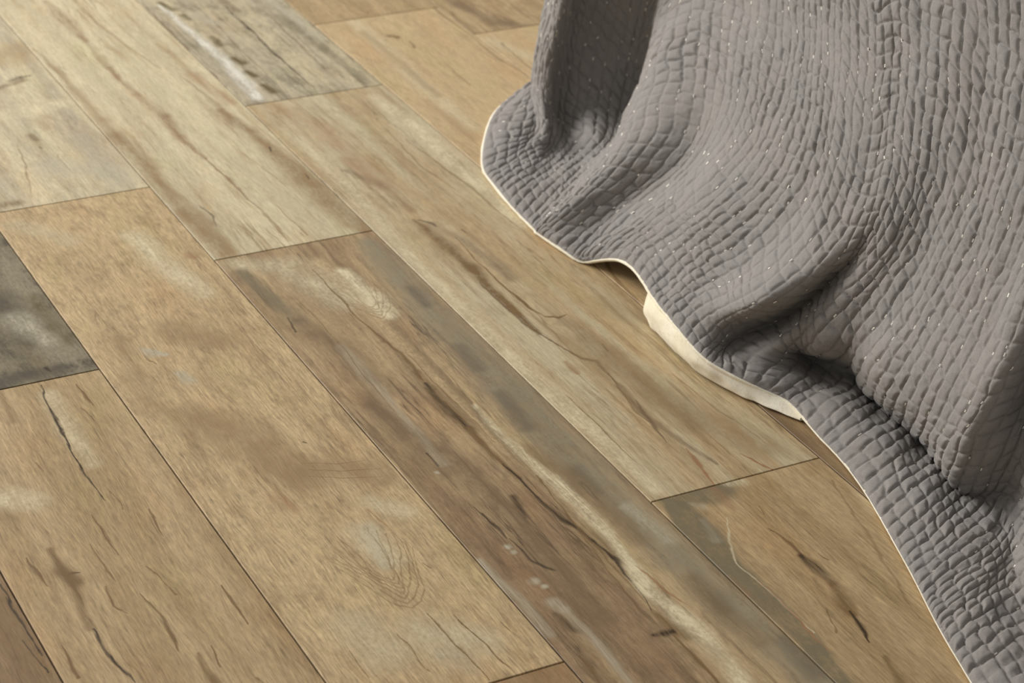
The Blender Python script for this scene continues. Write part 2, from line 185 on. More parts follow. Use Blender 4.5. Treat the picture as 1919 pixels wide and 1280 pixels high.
  ('brown', 1.0, 0.92, [(0.9276, 1.927, 0.0014), (0.9325, 1.8737, 0.0025), (0.9383, 1.8463, 0.0025), (0.9359, 1.79, 0.0016)]),
  ('brown', 0.9, 0.95, [(0.9366, 1.8041, 0.0045), (0.9351, 1.7572, 0.0078), (0.9333, 1.7232, 0.0112), (0.9354, 1.6739, 0.0078)]),
  ('dark', 0.77, 0.95, [(0.9356, 1.777, 0.003), (0.9333, 1.7232, 0.006), (0.9353, 1.6795, 0.0045)]),
  ('brown', 0.99, 0.95, [(0.9353, 1.6795, 0.006), (0.9331, 1.6258, 0.0051), (0.9376, 1.5785, 0.0039)]),
  ('dark', 1.0, 0.92, [(0.9336, 1.6075, 0.0011), (0.9376, 1.5785, 0.0023), (0.9386, 1.533, 0.0025), (0.9426, 1.4983, 0.0037), (0.9478, 1.4736, 0.0013)]),
  ('dark', 1.0, 0.92, [(0.9478, 1.4736, 0.0017), (0.9511, 1.4443, 0.0018), (0.9547, 1.4191, 0.0023), (0.9506, 1.3977, 0.0018), (0.9509, 1.3812, 0.0016), (0.9443, 1.3395, 0.0007)]),
  ('brown', 0.99, 0.95, [(0.9443, 1.3395, 0.003), (0.9479, 1.3144, 0.009), (0.9539, 1.2945, 0.009)]),
  ('dark', 0.88, 0.95, [(0.9256, 1.3073, 0.003), (0.9355, 1.3053, 0.006), (0.9464, 1.3048, 0.0045)]),
  ('brown', 0.98, 0.92, [(0.943, 1.2994, 0.0021), (0.9418, 1.2581, 0.0034), (0.9405, 1.2261, 0.0016)]),
  ('cream', 0.8, 0.95, [(0.9611, 1.7171, 0.0045), (0.9625, 1.6163, 0.0067), (0.968, 1.5611, 0.009), (0.9687, 1.5098, 0.0101), (0.9693, 1.4602, 0.009)]),
  ('cream', 0.85, 0.95, [(0.9693, 1.4602, 0.007), (0.963, 1.4107, 0.008), (0.957, 1.3676, 0.011), (0.962, 1.3342, 0.01), (0.967, 1.2886, 0.012), (0.9597, 1.2094, 0.011)]),
  ('rust', 0.84, 0.92, [(0.9654, 1.405, 0.0007), (0.9704, 1.3661, 0.0016), (0.9797, 1.3263, 0.0005)]),
  ('umber', 0.7, 0.95, [(0.8651, 1.7582, 0.014), (0.8948, 1.6244, 0.02), (0.8982, 1.5307, 0.018), (0.8934, 1.4186, 0.02), (0.8963, 1.3462, 0.018)]),
  ('dark', 0.91, 0.92, [(0.873, 1.6551, 0.0014), (0.8751, 1.6297, 0.0012)]),
  ('dark', 0.84, 0.92, [(0.872, 1.5522, 0.0007), (0.8761, 1.511, 0.0023), (0.8747, 1.4923, 0.0007)]),
  ('dark', 0.84, 0.92, [(0.877, 1.4913, 0.0008), (0.8787, 1.4528, 0.0023), (0.8873, 1.4378, 0.0029), (0.8939, 1.4294, 0.0016)]),
  ('dark', 0.66, 0.95, [(0.8622, 1.3701, 0.0045), (0.8642, 1.3477, 0.0075), (0.8657, 1.3427, 0.006)]),
  ('dark', 0.66, 0.95, [(0.917, 1.5526, 0.0045), (0.9129, 1.5342, 0.006), (0.9102, 1.5155, 0.003)]),
  ('silver', 0.98, 0.92, [(0.8685, 1.619, 0.0029)]),
  ('silver', 0.84, 0.92, [(0.8694, 1.4794, 0.004)]),
  ('silver', 0.77, 0.92, [(0.8708, 1.4694, 0.0034)]),
  ('silver', 0.66, 0.95, [(0.8669, 1.4213, 0.006)]),
  ('silver', 0.84, 0.92, [(0.8709, 1.4105, 0.0034)]),
  ('silver', 0.715, 0.95, [(0.8673, 1.3871, 0.0075), (0.8719, 1.3728, 0.006)]),
  ('greyLt', 0.66, 0.95, [(0.8736, 1.3738, 0.0045), (0.8718, 1.323, 0.006), (0.8713, 1.2495, 0.0075)]),
  ('greyLt', 0.77, 0.95, [(0.8379, 1.4709, 0.0045), (0.8418, 1.4056, 0.006), (0.8411, 1.3453, 0.006)]),
  ('brown', 0.98, 0.92, [(0.8495, 1.308, 0.0007), (0.8526, 1.2902, 0.0029), (0.8478, 1.2682, 0.0016)]),
  ('greyLt', 0.55, 0.95, [(0.8854, 1.881, 0.0075), (0.8852, 1.7496, 0.0075), (0.8802, 1.6307, 0.006)]),
  ('brown', 0.84, 0.92, [(0.9582, 1.5757, 0.0007), (0.948, 1.4842, 0.0017), (0.9472, 1.4131, 0.0014), (0.944, 1.3511, 0.0005)]),
  ('brown', 0.7, 0.92, [(0.9499, 1.508, 0.0007), (0.9383, 1.4078, 0.0016), (0.9312, 1.3392, 0.0006)]),
  ('brown', 0.7, 0.92, [(0.9436, 1.844, 0.0006), (0.9456, 1.7352, 0.0011), (0.9473, 1.6446, 0.0005)]),
  ('brown', 0.7, 0.92, [(0.8865, 1.9969, 0.0006), (0.8854, 1.881, 0.0011), (0.8806, 1.7401, 0.0005)]),
  ('brown', 0.45, 0.9, [(0.9431, 2.0084, 0.00055), (0.9455, 1.9913, 0.00067), (0.9461, 1.9762, 0.00079), (0.9471, 1.9635, 0.00091), (0.9501, 1.9537, 0.00103), (0.9551, 1.9484, 0.00115), (0.9601, 1.9537, 0.00103), (0.9632, 1.9635, 0.00091), (0.9641, 1.9762, 0.00079), (0.9647, 1.9913, 0.00067), (0.9671, 2.0084, 0.00055)]),
  ('brown', 0.45, 0.9, [(0.9387, 2.0014, 0.00055), (0.9401, 1.9843, 0.00067), (0.9419, 1.9692, 0.00079), (0.9457, 1.9565, 0.00091), (0.9515, 1.9467, 0.00103), (0.9572, 1.9414, 0.00115), (0.9611, 1.9467, 0.00103), (0.9628, 1.9565, 0.00091), (0.9642, 1.9692, 0.00079), (0.9674, 1.9843, 0.00067), (0.9727, 2.0014, 0.00055)]),
  ('brown', 0.45, 0.9, [(0.9326, 1.9944, 0.00055), (0.9351, 1.9773, 0.00067), (0.9397, 1.9622, 0.00079), (0.9462, 1.9495, 0.00091), (0.9528, 1.9397, 0.00103), (0.9574, 1.9344, 0.00115), (0.9599, 1.9397, 0.00103), (0.9621, 1.9495, 0.00091), (0.966, 1.9622, 0.00079), (0.9722, 1.9773, 0.00067), (0.979, 1.9944, 0.00055)]),
  ('brown', 0.45, 0.9, [(0.9267, 1.9874, 0.00055), (0.9321, 1.9703, 0.00067), (0.9395, 1.9552, 0.00079), (0.9468, 1.9425, 0.00091), (0.9522, 1.9327, 0.00103), (0.9555, 1.9274, 0.00115), (0.9584, 1.9327, 0.00103), (0.9632, 1.9425, 0.00091), (0.9701, 1.9552, 0.00079), (0.9776, 1.9703, 0.00067), (0.9837, 1.9874, 0.00055)]),
  ('brown', 0.45, 0.9, [(0.923, 1.9804, 0.00055), (0.9311, 1.9633, 0.00067), (0.9392, 1.9482, 0.00079), (0.9454, 1.9355, 0.00091), (0.9495, 1.9257, 0.00103), (0.9532, 1.9204, 0.00115), (0.9587, 1.9257, 0.00103), (0.9664, 1.9355, 0.00091), (0.9748, 1.9482, 0.00079), (0.9816, 1.9633, 0.00067), (0.9862, 1.9804, 0.00055)]),
 ],
 'p4a': [
  ('white', 0.95, 0.95, [(1.0578, 2.8841, 0.0045), (1.0617, 2.799, 0.0067), (1.0658, 2.6984, 0.009), (1.063, 2.6049, 0.0101), (1.0592, 2.5274, 0.0112)]),
  ('brown', 1.0, 0.92, [(1.0401, 2.9018, 0.001), (1.0354, 2.7618, 0.0018), (1.0343, 2.6198, 0.0018), (1.0304, 2.5347, 0.0006)]),
  ('olive', 0.88, 0.95, [(1.0615, 2.8939, 0.006), (1.0697, 2.8618, 0.0075)]),
  ('olive', 0.88, 0.95, [(1.0729, 2.8384, 0.006), (1.0754, 2.8199, 0.0075)]),
  ('olive', 0.825, 0.95, [(1.0804, 2.745, 0.006), (1.0812, 2.7132, 0.009)]),
  ('olive', 0.99, 0.95, [(1.0803, 2.6622, 0.0075), (1.0867, 2.6436, 0.009)]),
  ('olive', 0.935, 0.95, [(1.078, 2.613, 0.0075), (1.0851, 2.5965, 0.0075)]),
  ('olive', 0.88, 0.95, [(1.0817, 2.5627, 0.0075), (1.0852, 2.5383, 0.009)]),
  ('silver', 0.7, 0.95, [(1.0856, 2.8294, 0.009), (1.1096, 2.7877, 0.0101)]),
  ('white', 0.66, 0.95, [(1.0616, 2.6491, 0.006), (1.0678, 2.607, 0.0075), (1.0671, 2.5683, 0.0075)]),
  ('dark', 1.0, 0.92, [(1.1439, 2.8524, 0.0007), (1.1445, 2.7639, 0.0018), (1.1406, 2.6496, 0.0021), (1.1414, 2.5909, 0.0016)]),
  ('dark', 0.98, 0.92, [(1.1414, 2.5909, 0.0014), (1.1415, 2.5167, 0.0006)]),
  ('brown', 0.7, 0.92, [(1.1894, 2.8021, 0.0007), (1.1876, 2.6838, 0.0018), (1.1831, 2.583, 0.0007)]),
  ('brown', 0.7, 0.92, [(1.1063, 2.7998, 0.0007), (1.1, 2.6855, 0.0016), (1.1013, 2.5942, 0.0005)]),
  ('silver', 0.7, 0.95, [(1.21, 2.8509, 0.0067), (1.22, 2.7576, 0.0101), (1.2196, 2.6823, 0.0123)]),
  ('greyDk', 0.6, 0.95, [(1.2096, 2.6967, 0.009), (1.2153, 2.601, 0.0112), (1.2179, 2.5203, 0.009)]),
  ('greyDk', 0.55, 0.95, [(1.1996, 2.7872, 0.009), (1.2036, 2.7203, 0.009)]),
  ('umber', 0.55, 0.95, [(1.1483, 2.8735, 0.009), (1.1503, 2.8276, 0.009)]),
 ],
 'p4b': [
  ('rust', 0.35, 0.95, [(1.0724, 2.4905, 0.014), (1.0967, 2.4081, 0.02), (1.1057, 2.2664, 0.02)]),
  ('rust', 0.4, 0.95, [(1.0879, 2.307, 0.014), (1.0982, 2.2201, 0.014)]),
  ('cream', 0.7, 0.95, [(1.2053, 2.4768, 0.01), (1.2125, 2.3628, 0.02), (1.2102, 2.2082, 0.02), (1.2081, 2.0655, 0.016)]),
  ('cream', 0.6, 0.95, [(1.0579, 2.3878, 0.008), (1.0555, 2.2211, 0.012), (1.0473, 2.0563, 0.014), (1.0454, 1.9041, 0.016)]),
  ('cream', 0.7, 0.95, [(1.0454, 1.9041, 0.016), (1.0436, 1.7648, 0.016), (1.0474, 1.6572, 0.014), (1.0525, 1.5086, 0.012)]),
  ('umber', 0.44, 0.95, [(1.0749, 2.2786, 0.006), (1.0982, 2.2201, 0.0105), (1.0993, 2.1481, 0.0075)]),
  ('brown', 0.56, 0.92, [(1.1849, 2.3379, 0.001), (1.196, 2.1809, 0.0023), (1.1987, 2.0091, 0.001)]),
  ('brown', 0.8, 0.95, [(1.0915, 2.125, 0.003), (1.095, 2.0962, 0.009), (1.0965, 2.0435, 0.012), (1.098, 1.9924, 0.01)]),
  ('brown', 0.935, 0.95, [(1.098, 1.9924, 0.012), (1.0957, 1.9318, 0.0075), (1.0962, 1.8696, 0.006), (1.096, 1.8241, 0.0037)]),
  ('umber', 0.5, 0.95, [(1.1072, 2.1065, 0.009), (1.1228, 2.0401, 0.009), (1.1312, 1.9504, 0.0112)]),
  ('dark', 0.7, 0.92, [(1.0974, 2.1226, 0.0014), (1.1084, 2.109, 0.0029), (1.1099, 2.0978, 0.0008)]),
  ('brown', 1.0, 0.92, [(1.1148, 2.0656, 0.0007), (1.1116, 1.9655, 0.0016), (1.1145, 1.882, 0.0021), (1.1203, 1.8556, 0.001)]),
  ('brown', 0.98, 0.92, [(1.1203, 1.8556, 0.0014), (1.1322, 1.8466, 0.0028), (1.1441, 1.8496, 0.0008)]),
  ('umber', 1.0, 0.92, [(1.0912, 1.953, 0.001), (1.0913, 1.852, 0.0018), (1.1046, 1.7836, 0.001)]),
  ('umber', 1.0, 0.92, [(1.1046, 1.7836, 0.0014), (1.1119, 1.758, 0.0028), (1.1234, 1.747, 0.0034), (1.1198, 1.6962, 0.001)]),
  ('umber', 0.715, 0.95, [(1.1198, 1.6962, 0.003), (1.1141, 1.64, 0.006), (1.1198, 1.5866, 0.0045), (1.1299, 1.5223, 0.003)]),
  ('umber', 0.84, 0.92, [(1.1332, 2.0807, 0.001), (1.134, 2.0713, 0.0008)]),
  ('tanDk', 0.6, 0.95, [(1.1251, 1.7926, 0.024), (1.1424, 1.6866, 0.034), (1.1643, 1.5956, 0.034), (1.1916, 1.528, 0.026)]),
  ('umber', 0.35, 0.95, [(1.1381, 1.8389, 0.014), (1.1493, 1.72, 0.018), (1.1484, 1.5911, 0.018)]),
  ('umber', 0.84, 0.92, [(1.1465, 1.7773, 0.0011), (1.143, 1.7599, 0.001)]),
  ('rust', 0.88, 0.95, [(1.0936, 1.7584, 0.003), (1.0926, 1.7416, 0.006), (1.0918, 1.7322, 0.003)]),
  ('brown', 0.7, 0.92, [(1.0584, 1.6987, 0.0007), (1.0594, 1.6127, 0.0017), (1.0607, 1.5523, 0.0006)]),
  ('brown', 0.63, 0.92, [(1.1223, 1.7192, 0.0007), (1.1089, 1.6422, 0.0016), (1.1128, 1.6064, 0.0005)]),
  ('rust', 0.98, 0.92, [(1.1187, 1.5595, 0.0007), (1.115, 1.5287, 0.0023), (1.1106, 1.4906, 0.001)]),
  ('rust', 1.0, 0.92, [(1.1633, 1.5293, 0.0007), (1.1691, 1.5138, 0.0018), (1.1779, 1.4907, 0.0012)]),
  ('umber', 0.84, 0.92, [(1.1201, 1.6606, 0.0007), (1.1132, 1.6175, 0.0025), (1.1066, 1.5757, 0.0006)]),
  ('brown', 0.56, 0.92, [(1.1858, 1.6923, 0.0007), (1.1921, 1.6182, 0.0016), (1.2024, 1.5343, 0.0006)]),
  ('brown', 0.56, 0.92, [(1.1738, 2.378, 0.001), (1.1676, 2.2418, 0.0023), (1.1769, 2.1724, 0.001)]),
 ],
 'p4c': [
  ('greyDk', 0.85, 0.35, [(1.0668, 1.4921, 0.026), (1.0986, 1.4885, 0.03)]),
  ('greyDk', 0.85, 0.35, [(1.0543, 1.4722, 0.014), (1.0497, 1.4248, 0.024), (1.0458, 1.3834, 0.02), (1.0473, 1.3319, 0.015), (1.0503, 1.2427, 0.013), (1.0404, 1.1727, 0.011)]),
  ('rust', 0.55, 0.95, [(1.1012, 1.4926, 0.006), (1.103, 1.4712, 0.009), (1.1023, 1.4512, 0.006)]),
  ('silver', 0.495, 0.95, [(1.0684, 1.4731, 0.003), (1.0759, 1.4627, 0.006)]),
  ('silver', 0.44, 0.95, [(1.0648, 1.4426, 0.0045), (1.0593, 1.4089, 0.006)]),
  ('rust', 0.44, 0.95, [(1.036, 1.346, 0.0075), (1.0358, 1.3235, 0.0075)]),
  ('pale', 0.77, 0.95, [(1.1234, 1.4881, 0.0075), (1.1367, 1.4844, 0.009)]),
  ('cream', 0.7, 0.92, [(1.0882, 1.4373, 0.0007), (1.0686, 1.4019, 0.0014), (1.0571, 1.369, 0.0011), (1.0583, 1.3134, 0.0014), (1.0615, 1.2504, 0.0005)]),
  ('rust', 0.7, 0.92, [(1.0589, 1.3404, 0.001), (1.0598, 1.2729, 0.0018), (1.0587, 1.222, 0.0008)]),
  ('brown', 0.98, 0.92, [(1.1151, 1.4057, 0.0008), (1.1182, 1.3752, 0.0023), (1.1177, 1.3516, 0.0016)]),
  ('dark', 0.88, 0.95, [(1.1169, 1.3548, 0.0045), (1.1191, 1.3406, 0.0075), (1.1211, 1.3219, 0.006), (1.12, 1.3059, 0.0045)]),
  ('brown', 0.935, 0.95, [(1.12, 1.3059, 0.006), (1.1112, 1.2737, 0.009), (1.1092, 1.2595, 0.006)]),
  ('dark', 1.0, 0.92, [(1.1094, 1.2638, 0.0014), (1.105, 1.2439, 0.0034), (1.0982, 1.2185, 0.001)]),
  ('brown', 0.84, 0.92, [(1.1329, 1.3515, 0.0007), (1.137, 1.3383, 0.0008)]),
  ('brown', 0.84, 0.92, [(1.1263, 1.4406, 0.0007), (1.1233, 1.4269, 0.0008)]),
  ('brown', 0.84, 0.92, [(1.0893, 1.2772, 0.0007), (1.0801, 1.2421, 0.001)]),
  ('brown', 0.77, 0.95, [(1.0978, 1.1959, 0.003), (1.0877, 1.1594, 0.006)]),
  ('tanLt', 0.5, 0.95, [(1.2122, 1.4546, 0.016), (1.1967, 1.3796, 0.016)]),
  ('cream', 0.44, 0.95, [(1.2369, 1.4438, 0.006), (1.2271, 1.3863, 0.0075)]),
  ('brown', 0.49, 0.92, [(1.2221, 1.4503, 0.0014), (1.1881, 1.3251, 0.0023), (1.1583, 1.2287, 0.001)]),
 ],
 'p5a': [
  ('brown', 0.935, 0.95, [(1.3204, 2.6617, 0.006), (1.3263, 2.653, 0.006)]),
  ('brown', 0.84, 0.92, [(1.3356, 2.6325, 0.0017), (1.3322, 2.6085, 0.0016)]),
  ('brown', 0.77, 0.92, [(1.4263, 2.7602, 0.0014), (1.4269, 2.692, 0.0029), (1.4253, 2.6053, 0.0013)]),
  ('brown', 0.63, 0.92, [(1.4253, 2.6053, 0.0017), (1.4237, 2.5221, 0.0028), (1.4323, 2.4681, 0.001)]),
  ('cream', 0.45, 0.95, [(1.2979, 2.8187, 0.014), (1.2885, 2.5835, 0.018), (1.2774, 2.3375, 0.016)]),
  ('brown', 0.56, 0.92, [(1.3494, 2.54, 0.0014), (1.3426, 2.4627, 0.0016)]),
  ('brown', 0.385, 0.95, [(1.2887, 2.6885, 0.0075), (1.2885, 2.5835, 0.009), (1.2855, 2.446, 0.0075)]),
  ('rust', 0.35, 0.95, [(1.2641, 2.4352, 0.009), (1.2684, 2.3052, 0.0112)]),
  ('brown', 0.63, 0.92, [(1.2679, 2.0413, 0.0014), (1.2386, 1.892, 0.0029), (1.2329, 1.8125, 0.001)]),
 ],
 'p5b': [
  ('umber', 0.7, 0.95, [(1.238, 1.5869, 0.012), (1.2362, 1.4977, 0.016), (1.2344, 1.4137, 0.014)]),
  ('brown', 0.7, 0.92, [(1.2311, 1.5669, 0.001), (1.2353, 1.4872, 0.0008)]),
 ],
 'p6a': [
  ('umber', 0.6, 0.95, [(1.461, 2.759, 0.014), (1.4879, 2.6583, 0.018), (1.522, 2.6235, 0.014)]),
  ('brown', 0.7, 0.92, [(1.4834, 2.7507, 0.0014), (1.51, 2.6501, 0.001)]),
 ],
 'p6b': [
  ('cream', 0.4, 0.95, [(1.4468, 2.5973, 0.014), (1.4707, 2.5146, 0.014)]),
  ('brown', 0.63, 0.92, [(1.4564, 2.583, 0.0014), (1.452, 2.4807, 0.001)]),
 ],
}
WOOD = {'p0': ('tanDk', 'brownM', 'brown', 0.5, 0.4, 1.0), 'p1a': ('grey', 'greyDk', 'charcoal', 0.25, 1.0, 0.5), 'p1b': ('tanLt', 'tan', 'tanDk', 0.5, 0.3, 1.0), 'p2a': ('cream', 'greyLt', 'tan', 0.3, 0.4, 0.8), 'p2b': ('honey', 'tanLt', 'tanDk', 0.45, 0.5, 1.15), 'p2c': ('tan', 'tanDk', 'brown', 0.4, 0.4, 1.0), 'p3a': ('cream', 'pale', 'tan', 0.65, 0.2, 0.8), 'p3b': ('tanLt', 'brownM', 'umber', 0.9, 0.4, 0.8), 'p4a': ('pale', 'greyLt', 'greyDk', 0.7, 0.6, 0.8), 'p4b': ('pale', 'tanLt', 'tanDk', 0.6, 0.3, 0.7), 'p4c': ('tanLt', 'tan', 'tanDk', 0.4, 0.3, 1.0), 'p5a': ('honey', 'honey', 'tan', 0.4, 0.35, 0.8), 'p5b': ('tan', 'brownM', 'umber', 0.5, 0.4, 0.8), 'p6a': ('tanLt', 'tan', 'brown', 0.5, 0.4, 0.8), 'p6b': ('honey', 'honey', 'tan', 0.4, 0.3, 0.8)}

cam = bpy.data.cameras.new('camera')
cam.sensor_width = 36.0
cam.lens = 4180.0 / 1919.0 * 36.0
cam.clip_start = 0.05
cam.dof.use_dof = True
cam.dof.focus_distance = 2.15
cam.dof.aperture_fstop = 9.0
cam_ob = bpy.data.objects.new('camera', cam)
col.objects.link(cam_ob)
cam_ob.matrix_world = Matrix([r for r in CAM_MATRIX] + [[0, 0, 0, 1]])
scene.camera = cam_ob

world = bpy.data.worlds.new('room_light')
scene.world = world
world.use_nodes = True
bg = world.node_tree.nodes['Background']
bg.inputs[0].default_value = (1.0, 0.975, 0.94, 1)
bg.inputs[1].default_value = 0.36

def area(name, loc, target, sx, sy, power, colour):
    l = bpy.data.lights.new(name, 'AREA')
    l.shape = 'RECTANGLE'; l.size = sx; l.size_y = sy; l.energy = power; l.color = colour
    o = bpy.data.objects.new(name, l); col.objects.link(o)
    o.location = loc
    o.rotation_euler = (Vector(target) - Vector(loc)).to_track_quat('-Z', 'Y').to_euler()
    return o
area('window_daylight', (-1.4, 5.8, 2.3), (1.2, 1.8, 0.1), 3.4, 2.2, 345, (1.0, 0.98, 0.95))

scene.view_settings.view_transform = 'Standard'
scene.view_settings.look = 'None'
scene.view_settings.exposure = 0.0
scene.view_settings.gamma = 1.0
scene.view_settings.use_curve_mapping = False

# ---------------------------------------------------------------- small helpers
def lin(h):
    c = [int(h[i:i+2], 16) / 255 for i in (1, 3, 5)]
    return tuple(x / 12.92 if x <= .04045 else ((x + .055) / 1.055) ** 2.4 for x in c) + (1,)

PALETTE = {k: lin(v) for k, v in dict(
    cream='#d3c5a2', pale='#c3b594', tanLt='#b9a079', tan='#a88f68', tanDk='#937a57', honey='#c4ab82',
    brownM='#93795a', brown='#775d3a', umber='#755f45', dark='#3c2d19', rust='#9a7350', olive='#62542f',
    grey='#8d826a', greyDk='#776c54', greyLt='#aea28a', charcoal='#51483a', silver='#b5ac94', white='#dcd6c6').items()}

def empty(name, loc):
    o = bpy.data.objects.new(name, None); col.objects.link(o); o.location = loc
    return o

def mesh_ob(name, verts, faces, mat, parent=None, smooth=True, loc=(0, 0, 0)):
    me = bpy.data.meshes.new(name)
    verts = np.asarray(verts, dtype=np.float32).reshape(-1, 3)
    faces = np.asarray(faces, dtype=np.int32)
    n = faces.shape[1]
    me.vertices.add(len(verts)); me.vertices.foreach_set('co', verts.ravel())
    me.loops.add(faces.size); me.loops.foreach_set('vertex_index', faces.ravel())
    me.polygons.add(len(faces))
    me.polygons.foreach_set('loop_start', np.arange(0, faces.size, n, dtype=np.int32))
    me.polygons.foreach_set('loop_total', np.full(len(faces), n, dtype=np.int32))
    me.polygons.foreach_set('use_smooth', np.full(len(faces), smooth))
    me.update(calc_edges=True); me.validate()
    me.materials.append(mat)
    o = bpy.data.objects.new(name, me); col.objects.link(o)
    o.location = loc
    if parent: o.parent = parent
    return o

class Nodes:
    def __init__(self, tree): self.t = tree
    def add(self, kind, **inputs):
        n = self.t.nodes.new(kind)
        return n
    def link(self, a, b): self.t.links.new(a, b)
    def val(self, sock, v):
        if hasattr(v, 'is_output'): self.link(v, sock)
        else: sock.default_value = v
    def math(self, op, a, b=0.0, c=None, clamp=False):
        n = self.t.nodes.new('ShaderNodeMath'); n.operation = op; n.use_clamp = clamp
        self.val(n.inputs[0], a); self.val(n.inputs[1], b)
        if c is not None: self.val(n.inputs[2], c)
        return n.outputs[0]
    def vec(self, op, a, b=(0, 0, 0), c=None, scale=None):
        n = self.t.nodes.new('ShaderNodeVectorMath'); n.operation = op
        self.val(n.inputs[0], a)
        if op == 'SCALE': self.val(n.inputs['Scale'], scale)
        elif op != 'LENGTH': self.val(n.inputs[1], b)
        if c is not None: self.val(n.inputs[2], c)
        return n.outputs['Value'] if op in ('DOT_PRODUCT', 'LENGTH') else n.outputs['Vector']
    def noise(self, vec, scale, detail=2.0, rough=.5):
        n = self.t.nodes.new('ShaderNodeTexNoise')
        self.link(vec, n.inputs['Vector']); n.inputs['Scale'].default_value = scale
        n.inputs['Detail'].default_value = detail; n.inputs['Roughness'].default_value = rough
        return n.outputs['Fac']
    def mix(self, fac, a, b, blend='MIX'):
        n = self.t.nodes.new('ShaderNodeMix'); n.data_type = 'RGBA'; n.blend_type = blend
        self.val(n.inputs['Factor'], fac); self.val(n.inputs['A'] if False else n.inputs[6], a); self.val(n.inputs[7], b)
        return n.outputs[2]
    def ramp(self, x, lo, hi, a=0.0, b=1.0, smooth=True):
        n = self.t.nodes.new('ShaderNodeMapRange')
        if smooth: n.interpolation_type = 'SMOOTHSTEP'
        self.val(n.inputs['Value'], x); self.val(n.inputs['From Min'], lo); self.val(n.inputs['From Max'], hi)
        self.val(n.inputs['To Min'], a); self.val(n.inputs['To Max'], b)
        return n.outputs['Result']

def group(name, ins, outs):
    g = bpy.data.node_groups.new(name, 'ShaderNodeTree')
    for n, t, d in ins:
        s = g.interface.new_socket(n, in_out='INPUT', socket_type=t)
        if d is not None: s.default_value = d
    for n, t in outs: g.interface.new_socket(n, in_out='OUTPUT', socket_type=t)
    gi = g.nodes.new('NodeGroupInput'); go = g.nodes.new('NodeGroupOutput')
    return g, gi.outputs, go.inputs, Nodes(g)

F, V, K = 'NodeSocketFloat', 'NodeSocketVector', 'NodeSocketColor'

# ---------------------------------------------------------------- wood
# plain wood: colour and height from plank coordinates (x across, y along, metres)
gw, gi, go, N = group('wood_base', [('P', V, None), ('Seed', V, None), ('Light', K, None), ('Mid', K, None), ('Dark', K, None),
                                    ('Streak', F, .4), ('Mottle', F, .4), ('Grain', F, 1.)],
                      [('Colour', K), ('Warped', V), ('Fine', F), ('Height', F), ('Mot', F)])
P = gi['P']; Q = N.vec('ADD', P, gi['Seed'])
wl = N.noise(N.vec('MULTIPLY', Q, (11, 2.2, 1)), 1.0, 2.0)
ws = N.noise(N.vec('MULTIPLY', Q, (55, 16.0, 1)), 1.0, 2.0)
off = N.math('ADD', N.math('MULTIPLY', N.math('SUBTRACT', wl, .5), .024), N.math('MULTIPLY', N.math('SUBTRACT', ws, .5), .0055))
cmb = N.add('ShaderNodeCombineXYZ'); N.link(off, cmb.inputs[0])
warp = N.vec('ADD', Q, cmb.outputs[0])
fray = N.noise(N.vec('MULTIPLY', Q, (170, 34.0, 1)), 1.0, 3.0, .6)
small = N.math('ADD', N.math('MULTIPLY', N.math('SUBTRACT', wl, .5), .010), N.math('MULTIPLY', N.math('SUBTRACT', ws, .5), .011))
small = N.math('ADD', small, N.math('MULTIPLY', N.math('SUBTRACT', fray, .5), .0055))
cm2 = N.add('ShaderNodeCombineXYZ'); N.link(small, cm2.inputs[0])
N.link(N.vec('ADD', P, cm2.outputs[0]), go['Warped'])
broad = N.noise(N.vec('MULTIPLY', warp, (26, 2.0, 1)), 1.0, 3.0, .55)
med = N.noise(N.vec('MULTIPLY', warp, (95, 5.0, 1)), 1.0, 3.0, .6)
fine = N.noise(N.vec('MULTIPLY', warp, (480, 26.0, 1)), 1.0, 3.0, .65)
pore = N.noise(N.vec('MULTIPLY', warp, (700, 60.0, 1)), 1.0, 2.0, .6)
mot = N.noise(N.vec('MULTIPLY', Q, (38, 20.0, 1)), 1.0, 5.0, .68)
speck = N.noise(N.vec('MULTIPLY', Q, (260, 150.0, 1)), 1.0, 3.0, .7)
c = N.mix(N.ramp(broad, .36, .64), gi['Light'], gi['Mid'])
band = N.noise(N.vec('MULTIPLY', warp, (44, 1.3, 1)), 1.0, 3.0, .6)
c = N.mix(N.math('MULTIPLY', N.ramp(band, .53, .70), N.math('MULTIPLY', gi['Streak'], .8)), c, gi['Dark'])
c = N.mix(N.math('MULTIPLY', N.ramp(med, .50, .72), gi['Streak']), c, gi['Dark'])
hue = N.noise(N.vec('MULTIPLY', Q, (17, 5.5, 1)), 1.0, 3.0, .6)
c = N.mix(N.ramp(hue, .52, .72, 0, .5), c, N.mix(1.0, c, (1.0, .87, .76, 1), 'MULTIPLY'))
c = N.mix(N.ramp(hue, .48, .30, 0, .5), c, N.mix(1.0, c, (.95, 1.0, .88, 1), 'MULTIPLY'))
c = N.mix(N.math('MULTIPLY', N.ramp(mot, .46, .70), gi['Mottle']), c, gi['Dark'])
c = N.mix(N.math('MULTIPLY', N.ramp(mot, .50, .30), N.math('MULTIPLY', gi['Mottle'], .6)), c, gi['Light'])
g1 = N.math('MULTIPLY', N.math('SUBTRACT', fine, .5), N.math('MULTIPLY', gi['Grain'], .95))
g2 = N.math('MULTIPLY', N.math('SUBTRACT', pore, .5), N.math('MULTIPLY', gi['Grain'], .95))
g3 = N.math('MULTIPLY', N.math('SUBTRACT', speck, .5), N.math('MULTIPLY', gi['Mottle'], .9))
vn = N.noise(N.vec('MULTIPLY', warp, (48, 2.6, 1)), 1.0, 4.0, .6)
vein = N.ramp(N.math('ABSOLUTE', N.math('SUBTRACT', vn, .5)), .0, .022, 1.0, 0.0)
vmask = N.ramp(N.noise(N.vec('MULTIPLY', Q, (22, 5.0, 1)), 1.0, 2.0), .48, .66)
